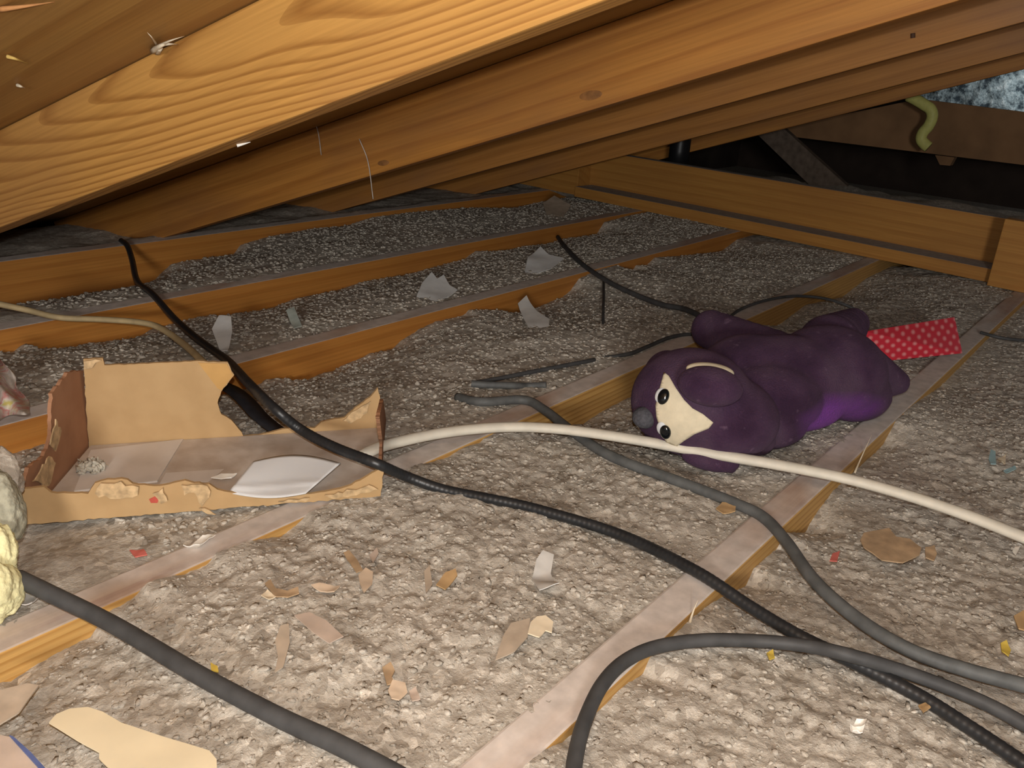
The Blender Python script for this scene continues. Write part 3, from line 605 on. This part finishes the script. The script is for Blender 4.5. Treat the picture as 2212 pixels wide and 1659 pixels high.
# lint in the carton
def lint(name, px, z, rpx, mat, label, cat, n=40, seed=0, squash=.6, parent=None, rel=None):
    rs = np.random.default_rng(seed); C0 = at(*px, z); R0 = rpx*depth(C0)/F; Vs, Fs = [], []
    for q in range(n):
        d = rs.normal(size=3); d /= np.linalg.norm(d); d *= R0*rs.random()**.5*.8; d[2] = abs(d[2])*squash
        A, _ = np.linalg.qr(rs.normal(size=(3, 3))); B = (ICO*(1+.7*(rs.random((12, 1))-.5))*np.array([1.9, .8, .45]))@A*R0*rs.uniform(.10, .24)
        Vs.append(B+C0+d-(0 if rel is None else np.array(rel))); Fs.append(ICF+12*q)
    o = obj(name, tri_np(name, np.vstack(Vs), np.vstack(Fs)), mat, parent)
    if label: tag(o, label, cat)
    return o
lint('lint_clump', (196, 1012), .012, 34, simple('pale_lint', (.60, .56, .47), 1, .2, 150, 1.0), 'pale grey lint clump in the left end of the carton', 'lint', 200, 4)
scrap('wood_chip', [(456, 1032), (478, 1024), (512, 1024), (500, 1032)], .016, whit, 'cream sliver left of the plastic sheet in the carton', 'wood chip', wav=.002, group=G1)
# yellow fibreglass wad with a gray top at the left edge
fg = empty('fibreglass_wad', tuple(at(-5, 1320, 0))); tag(fg, 'yellow fibreglass wad with grey dusty top at the left edge', 'insulation'); FO = np.array(fg.location)
def wad(name, px, z, rx, ry, mat, seed):
    bm = bmesh.new(); bmesh.ops.create_icosphere(bm, subdivisions=5, radius=1.0); C0 = at(*px, z); k = depth(C0)/F
    for v in bm.verts:
        q = np.array(v.co); d = 1+.34*float(fbm(np.array(q[0]+q[2]*.7), np.array(q[1]-q[2]*.4), 1.3, 3, seed))+.05*float(fbm(np.array(q[0]+q[1]), np.array(q[2]*1.3), 9, 2, seed))
        P = C0+RIGHT*q[0]*rx*k*d+FWD*q[1]*rx*k*d-DOWN*q[2]*ry*k*d-FO; v.co = Vector(P)
    me = bpy.data.meshes.new(name); bm.to_mesh(me); bm.free(); me.polygons.foreach_set('use_smooth', [True]*len(me.polygons)); return obj(name, me, mat, fg)
yf = simple('yellow_fibre', (.80, .77, .46), 1, .08, 160, 1.0, .05, (.70, .66, .38))
wad('yellow_core', (-10, 1275), .03, 52, 66, yf, 2); wad('yellow_core', (-12, 1200), .05, 50, 80, yf, 3)
wad('dusty_top', (-12, 1105), .07, 54, 80, simple('grey_green_fibre', (.46, .45, .35), 1, .2, 160, 1.0, .05), 4); wad('dusty_top', (-12, 1040), .08, 54, 66, M['insulation'], 5)
m, nt, b = newmat('foil'); b.inputs['Base Color'].default_value = (.8, .82, .82, 1); b.inputs['Metallic'].default_value = .6; b.inputs['Roughness'].default_value = .35
scrap('foil_scrap', [(36, 1262), (56, 1262), (84, 1294), (70, 1306), (44, 1310)], .012, m, 'crinkled silver foil scrap under the start of the thick left cable', 'foil', wav=.012)
# printed bag at left edge
bag = patch('plastic_bag', (-40, 760), (20, 790), (72, 888), (-40, 920), lambda u, v: .020+.012*math.sin(u*9)*math.cos(v*6)+.01*v, None, bow=lambda u, v: (6*math.sin(v*11), 5*math.sin(u*8)))
m, nt, b = newmat('printed_film'); tc = N(nt, 'ShaderNodeTexCoord'); n1 = N(nt, 'ShaderNodeTexNoise', Scale=38.0, Detail=3.0); nt.links.new(tc.outputs['Object'], n1.inputs['Vector'])
nt.links.new(ramp(nt, n1.outputs[0], [(.36, (.50, .46, .42)), (.46, (.64, .60, .56)), (.55, (.62, .28, .27)), (.62, (.70, .66, .62)), (.70, (.55, .48, .16))]), b.inputs['Base Color']); b.inputs['Roughness'].default_value = .25
bag.data.materials.append(m); tag(bag, 'crumpled plastic bag with pink print at the left edge', 'bag')

# ------------------------------------------------------------------ splinters, nails, cobweb on the roof
def on_deck(px, py, lift=.002):
    p0 = RBASE+RN*(RAFT_H+.001-lift); return on_plane(px, py, p0, RN)
def rod_pts(name, pts, r, mat, label, cat, group=None, taper=True):
    return tag(obj(name, tube(name, pts, r, seg=8, n=6, taper=taper), mat), label, cat, group)
pale = simple('pale_splinter', (.66, .58, .44), .8, .1, 60)
sp = empty('splintered_hole', tuple(on_deck(345, 95))); tag(sp, 'splintered pale wood tear on the roof deck at the upper left', 'splinter'); SO = np.array(sp.location)
for k, (a, b_, r) in enumerate((((330, 110), (365, 92), .0035), ((332, 104), (398, 78), .0018), ((338, 96), (318, 70), .0014), ((345, 98), (385, 96), .0024), ((340, 112), (352, 104), .0040))):
    P = [on_deck(*a, .003)-SO, on_deck((a[0]+b_[0])/2, (a[1]+b_[1])/2-2, .010)-SO, on_deck(*b_, .006)-SO]
    obj('splinter', tube('splinter', P, r, seg=6, n=4, taper=True), pale, sp)
rod_pts('wood_splinter', [on_deck(0, 20), on_deck(50, 14, .005), on_deck(118, 4)], .0025, simple('orange_splinter', (.50, .24, .09), .8), 'long orange splinter on the roof deck in the top left corner', 'splinter')
rod_pts('wood_splinter', [on_deck(16, 122), on_deck(36, 128, .006), on_deck(62, 138)], .0022, simple('yellow_splinter', (.66, .46, .14), .8), 'short yellow splinter on the roof deck near the left edge', 'splinter')
rod_pts('wood_splinter', [on_deck(38, 184), on_deck(46, 187, .005), on_deck(54, 190)], .0022, pale, 'tiny pale splinter on the roof deck below the yellow one', 'splinter')
# pale nick on the lower edge of the nearest rafter
r1p = RBASE+(.715-np.dot(RBASE, RH))*RH
nk = [on_plane(a, b_, r1p-RN*.001, RN) for a, b_ in ((512, 314), (526, 311), (541, 307))]
rod_pts('wood_splinter', nk, .0022, whit, 'white splinter on the lower edge of the nearest rafter', 'splinter')
web = simple('cobweb', (.6, .55, .5), .9)
r2p = RBASE+(1.36-np.dot(RBASE, RH))*RH
for px, lab in (([(680, 262), (688, 290), (694, 335)], 'pale cobweb strand on the second rafter, left'), ([(776, 300), (795, 350), (806, 430)], 'longer pale cobweb strand on the second rafter, right')):
    P = [on_plane(a, b_, r2p-RH*.004, RH) for a, b_ in px]
    rod_pts('cobweb_strand', P, .0009, web, lab, 'cobweb', 'cobweb strands', False)
o = [on_plane(a, b_, RBASE+(2.06-.04-np.dot(RBASE, RH))*RH, RH) for a, b_ in ((1972, 72), (1972, 82))]
rod_pts('nail', o, .0045, simple('rusty_nail', (.10, .05, .03), .7), 'dark nail head on the third rafter at the upper right', 'nail', None, False)
for px, lab in (([(1846, 1022), (1862, 985), (1884, 938)], 'pale splinter lifting from the near joist left of the red card'), ([(1490, 1345), (1497, 1322), (1508, 1296)], 'pale splinter on the near joist side by the black loop')):
    P = [on_plane(a, b_, (0, JY[0]-.003, 0), np.array([0, 1.0, 0])) for a, b_ in px]
    rod_pts('joist_splinter', P, .0016, pale, lab, 'splinter')

# ------------------------------------------------------------------ purple plush animal
m, nt, b = newmat('purple_plush'); tc = N(nt, 'ShaderNodeTexCoord')
n1 = N(nt, 'ShaderNodeTexNoise', Scale=420.0, Detail=3.0); n2 = N(nt, 'ShaderNodeTexNoise', Scale=16.0, Detail=4.0); n3 = N(nt, 'ShaderNodeTexNoise', Scale=70.0, Detail=2.0)
for q in (n1, n2, n3): nt.links.new(tc.outputs['Object'], q.inputs['Vector'])
cc = ramp(nt, n2.outputs[0], [(.35, (.036, .017, .038)), (.5, (.056, .028, .058)), (.68, (.078, .046, .078))])
cc = mixc(nt, ramp(nt, n3.outputs[0], [(.66, (0, 0, 0)), (.78, (.35, .35, .35))]), cc, (.26, .17, .25))
toyc = at(1690, 860, 0.0); toyc[2] = 0.0
vp = at(1748, 885, .04)-toyc            # sheen of the nap put into the colour, violet along the flank
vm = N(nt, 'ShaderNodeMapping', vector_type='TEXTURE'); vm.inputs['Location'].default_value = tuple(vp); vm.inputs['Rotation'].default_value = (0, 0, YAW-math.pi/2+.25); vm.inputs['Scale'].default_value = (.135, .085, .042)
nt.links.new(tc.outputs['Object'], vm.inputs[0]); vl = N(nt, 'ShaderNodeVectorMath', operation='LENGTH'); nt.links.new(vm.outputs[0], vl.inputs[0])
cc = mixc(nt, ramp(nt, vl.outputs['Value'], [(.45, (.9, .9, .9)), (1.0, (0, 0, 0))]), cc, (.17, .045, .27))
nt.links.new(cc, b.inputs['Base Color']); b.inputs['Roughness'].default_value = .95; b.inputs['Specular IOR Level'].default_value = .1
b.inputs['Sheen Weight'].default_value = .12; b.inputs['Sheen Tint'].default_value = (.6, .4, .6, 1); b.inputs['Sheen Roughness'].default_value = .5
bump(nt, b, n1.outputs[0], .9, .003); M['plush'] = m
M['plush_bright'] = simple('violet_satin_plush', (.17, .045, .27), .7, .15, 60, .5, .3, None, .5)
M['cream_plush'] = simple('cream_felt', (.72, .64, .47), .95, .06, 90, .5, .05)
M['nose'] = simple('grey_nose', (.10, .10, .115), .9, .2, 300, .6, .1)
M['eye'] = simple('black_eye', (.006, .008, .010), .15, .1, 30, spec=.7)
M['eyewhite'] = simple('white_felt', (.72, .74, .76), .8, .05, 60)
toyc = at(1690, 860, 0.0); toyc[2] = 0.0
toy = empty('plush_animal', tuple(toyc)); tag(toy, 'dusty purple plush animal with cream face lying face down on the insulation', 'plush toy')
HR = np.array([s(YAW), -c(YAW), 0.0]); HF = np.array([c(YAW), s(YAW), 0.0])
def ell(bm, px, py, z, rx, rf, rz, rot=0.0, roll=0.0):
    """ellipsoid: rx along image-right on the ground, rf away, rz up (m); rot turns it on the ground, roll tips it in the view plane"""
    C0 = at(px, py, z); a, f_ = HR*c(rot)+HF*s(rot), -HR*s(rot)+HF*c(rot); u_ = UPV
    a, u_ = a*c(roll)+u_*s(roll), -a*s(roll)+u_*c(roll)
    m_ = Matrix.Identity(4)
    for i in range(3): m_[i][0] = a[i]*rx; m_[i][1] = f_[i]*rf; m_[i][2] = u_[i]*rz; m_[i][3] = C0[i]-toyc[i]
    bmesh.ops.create_uvsphere(bm, u_segments=28, v_segments=18, radius=1.0, matrix=m_)
def capsule(bm, A, B, ra, rb, n=7):
    A = np.array(A); B = np.array(B)
    for k in range(n):
        t_ = k/(n-1); C0 = A+(B-A)*t_; r_ = ra+(rb-ra)*t_
        bmesh.ops.create_uvsphere(bm, u_segments=20, v_segments=14, radius=r_, matrix=Matrix.Translation(tuple(C0-toyc)))
def remesh(name, bm, vox, mat, smooth=6, parent=None):
    me = bpy.data.meshes.new(name+'_tmp'); bm.to_mesh(me); bm.free(); o = obj(name+'_tmp', me)
    r = o.modifiers.new('r', 'REMESH'); r.mode = 'VOXEL'; r.voxel_size = vox
    sm = o.modifiers.new('s', 'SMOOTH'); sm.factor = .5; sm.iterations = smooth
    dg = bpy.context.evaluated_depsgraph_get(); e = o.evaluated_get(dg); me2 = bpy.data.meshes.new_from_object(e); me2.name = name
    bpy.data.objects.remove(o)
    me2.materials.clear(); me2.polygons.foreach_set('use_smooth', [True]*len(me2.polygons))
    return obj(name, me2, mat, parent)
bm = bmesh.new()
AX = -.20
ell(bm, 1700, 815, .070, .125, .080, .062, .12)           # belly and back
ell(bm, 1790, 800, .075, .085, .085, .068, .1)            # hips
ell(bm, 1625, 810, .070, .080, .075, .060, .1)            # shoulders
ell(bm, 1495, 868, .072, .082, .080, .072, 0)             # head
ell(bm, 1446, 900, .050, .036, .046, .044, 0)             # muzzle
ell(bm, 1440, 822, .060, .036, .045, .045, 0)             # cheek
ell(bm, 1560, 900, .060, .075, .070, .055, 0)             # neck
capsule(bm, at(1668, 765, .075), at(1536, 712, .075), .040, .034)       # raised arm
capsule(bm, at(1790, 745, .085), at(1842, 700, .070), .050, .030)       # upper leg
capsule(bm, at(1830, 800, .070), at(1938, 826, .050), .056, .020)       # lower leg
ell(bm, 1840, 850, .045, .060, .05, .042, .1)
ell(bm, 1700, 878, .038, .090, .050, .036, .25)
ell(bm, 1650, 915, .036, .065, .045, .034, .3)
ell(bm, 1665, 860, .060, .075, .060, .050, .2)
capsule(bm, at(1590, 930, .05), at(1640, 950, .03), .036, .022)         # far arm tucked under
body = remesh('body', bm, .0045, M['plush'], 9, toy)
bvh = BVHTree.FromPolygons([v.co.copy() for v in body.data.vertices], [tuple(p.vertices) for p in body.data.polygons])
def hit(px, py):
    d = ray(px, py); d /= np.linalg.norm(d)
    h = bvh.ray_cast(Vector(CAM-toyc), Vector(d)); return (h[0], h[1]) if h[0] is not None else None
def inpoly(x, y, P):
    k = False; j = len(P)-1
    for i in range(len(P)):
        if (P[i][1] > y) != (P[j][1] > y) and x < (P[j][0]-P[i][0])*(y-P[i][1])/(P[j][1]-P[i][1])+P[i][0]: k = not k
        j = i
    return k
def applique(name, poly, mat, lift=.002, parent=body, step=5):
    """piece of cloth sewn onto the body's surface"""
    bm = bmesh.new()
    vs = [bm.verts.new((a, b_, 0)) for a, b_ in poly]; bm.faces.new(vs); bmesh.ops.triangulate(bm, faces=bm.faces[:])
    for _ in range(4):
        long_ = [e for e in bm.edges if e.calc_length() > step*1.6]
        if not long_: break
        bmesh.ops.subdivide_edges(bm, edges=long_, cuts=1); bmesh.ops.triangulate(bm, faces=bm.faces[:])
    bad = []
    for v in bm.verts:
        h = hit(v.co.x, v.co.y)
        if h is None: bad.append(v); continue
        v.co = h[0]+h[1]*lift
    bmesh.ops.delete(bm, geom=bad, context='VERTS')
    r = bmesh.ops.extrude_face_region(bm, geom=bm.faces[:]); bm.normal_update()
    for g in r['geom']:
        if isinstance(g, bmesh.types.BMVert):
            n_ = bvh.find_nearest(g.co)[1]; g.co = g.co-n_*(lift*1.5)
    bmesh.ops.recalc_face_normals(bm, faces=bm.faces[:])
    me = bpy.data.meshes.new(name); bm.to_mesh(me); bm.free(); me.polygons.foreach_set('use_smooth', [True]*len(me.polygons))
    return obj(name, me, mat, parent)
mask = applique('face_patch', [(1436, 806), (1446, 814), (1460, 838), (1478, 864), (1496, 882), (1518, 894), (1540, 912), (1530, 924), (1500, 936), (1478, 950), (1462, 962), (1440, 952), (1430, 930), (1420, 900), (1418, 876), (1424, 850), (1430, 828)], M['cream_plush'], .0025)
mask['label'] = 'cream felt face patch with pointed corners'
def at_surf(px, py, lift=0):
    h = hit(px, py); return np.array(h[0]+h[1]*lift), h[1]
for k, (e, wpx) in enumerate((((1436, 858), (1428, 854)), ((1440, 930), (1431, 924)))):
    p, n_ = at_surf(*wpx, .002); q = Vector(n_).to_track_quat('Z', 'Y').to_matrix().to_4x4()
    bm = bmesh.new(); bmesh.ops.create_uvsphere(bm, u_segments=20, v_segments=12, radius=1, matrix=Matrix.Translation(tuple(p))@q@Matrix.Diagonal((.0072, .0098, .003, 1)))
    me = bpy.data.meshes.new('eye_white'); bm.to_mesh(me); bm.free(); me.polygons.foreach_set('use_smooth', [True]*len(me.polygons)); ew = obj('eye', me, M['eyewhite'], toy)
    p, n_ = at_surf(*e, .004); q = Vector(n_).to_track_quat('Z', 'Y').to_matrix().to_4x4()
    bm = bmesh.new(); bmesh.ops.create_uvsphere(bm, u_segments=20, v_segments=12, radius=1, matrix=Matrix.Translation(tuple(p))@q@Matrix.Diagonal((.0075, .0105, .005, 1)))
    me = bpy.data.meshes.new('pupil'); bm.to_mesh(me); bm.free(); me.polygons.foreach_set('use_smooth', [True]*len(me.polygons)); obj('pupil', me, M['eye'], ew)
p = at(1392, 902, .062)-toyc
bm = bmesh.new(); bmesh.ops.create_uvsphere(bm, u_segments=24, v_segments=16, radius=1, matrix=Matrix.Translation(tuple(p))@Matrix.Diagonal((.016, .016, .014, 1)))
me = bpy.data.meshes.new('nose'); bm.to_mesh(me); bm.free(); me.polygons.foreach_set('use_smooth', [True]*len(me.polygons)); obj('nose', me, M['nose'], toy)['label'] = 'round grey nose'
# ears: soft folded flaps
def ear(centre, rx, rf, rz, rot, roll, tip=None):
    bm = bmesh.new(); ell(bm, centre[0], centre[1], centre[2], rx, rf, rz, rot, roll)
    if tip: capsule(bm, at(*tip[0]), at(*tip[1]), tip[2], tip[3])
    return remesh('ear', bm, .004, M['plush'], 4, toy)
e1 = ear((1534, 834, .128), .041, .030, .024, 0, -.08)
e2 = ear((1535, 992, .020), .040, .022, .014, 0, -.1, ((1560, 1000, .016), (1582, 1014, .004), .012, .006))
# cream lining peeping over the folded ear
bm = bmesh.new(); ell(bm, 1534, 801, .141, .030, .014, .0095, 0, -.04)
me = bpy.data.meshes.new('ear_lining'); bm.to_mesh(me); bm.free(); me.polygons.foreach_set('use_smooth', [True]*len(me.polygons)); obj('ear_lining', me, M['cream_plush'], e1)

# ------------------------------------------------------------------ red dotted card
m, nt, b = newmat('red_dotted_card'); tc = N(nt, 'ShaderNodeTexCoord')
def dots(off):
    mp = N(nt, 'ShaderNodeMapping'); mp.inputs['Scale'].default_value = (9.0, 3.2, 1); mp.inputs['Location'].default_value = (off, off, 0); nt.links.new(tc.outputs['UV'], mp.inputs[0])
    fr = N(nt, 'ShaderNodeVectorMath', operation='FRACTION'); nt.links.new(mp.outputs[0], fr.inputs[0])
    sb_ = N(nt, 'ShaderNodeVectorMath', operation='SUBTRACT'); sb_.inputs[1].default_value = (.5, .5, 0); nt.links.new(fr.outputs[0], sb_.inputs[0])
    ln = N(nt, 'ShaderNodeVectorMath', operation='LENGTH'); nt.links.new(sb_.outputs[0], ln.inputs[0]); return ramp(nt, ln.outputs['Value'], [(.06, (1, 1, 1)), (.26, (0, 0, 0))])
d1, d2 = dots(0.0), dots(.5); sm = mixc(nt, 1.0, d1, d2, 'ADD')
nt.links.new(mixc(nt, sm, (.62, .028, .05), (.80, .30, .30)), b.inputs['Base Color']); b.inputs['Roughness'].default_value = .4
K = [at(1868, 716, .062), at(2062, 685, .060), at(2079, 763, .014), at(1868, 784, .014)]
n_ = np.cross(K[1]-K[0], K[3]-K[0]); n_ /= np.linalg.norm(n_)
if np.dot(n_, CAM-K[0]) < 0: n_ = -n_
V = K+[p_-n_*.0015 for p_ in K]
me = mesh_np('red_card', V, [(0, 1, 2, 3), (7, 6, 5, 4), (0, 4, 5, 1), (1, 5, 6, 2), (2, 6, 7, 3), (3, 7, 4, 0)], False)
uv = me.uv_layers.new(name='UVMap'); UVC = [(0, 1), (1, 1), (1, 0), (0, 0)]*2
for l in me.loops: uv.data[l.index].uv = UVC[l.vertex_index]
tag(obj('red_card', me, m), 'bright red card printed with small pale dots, tucked behind the plush', 'card')
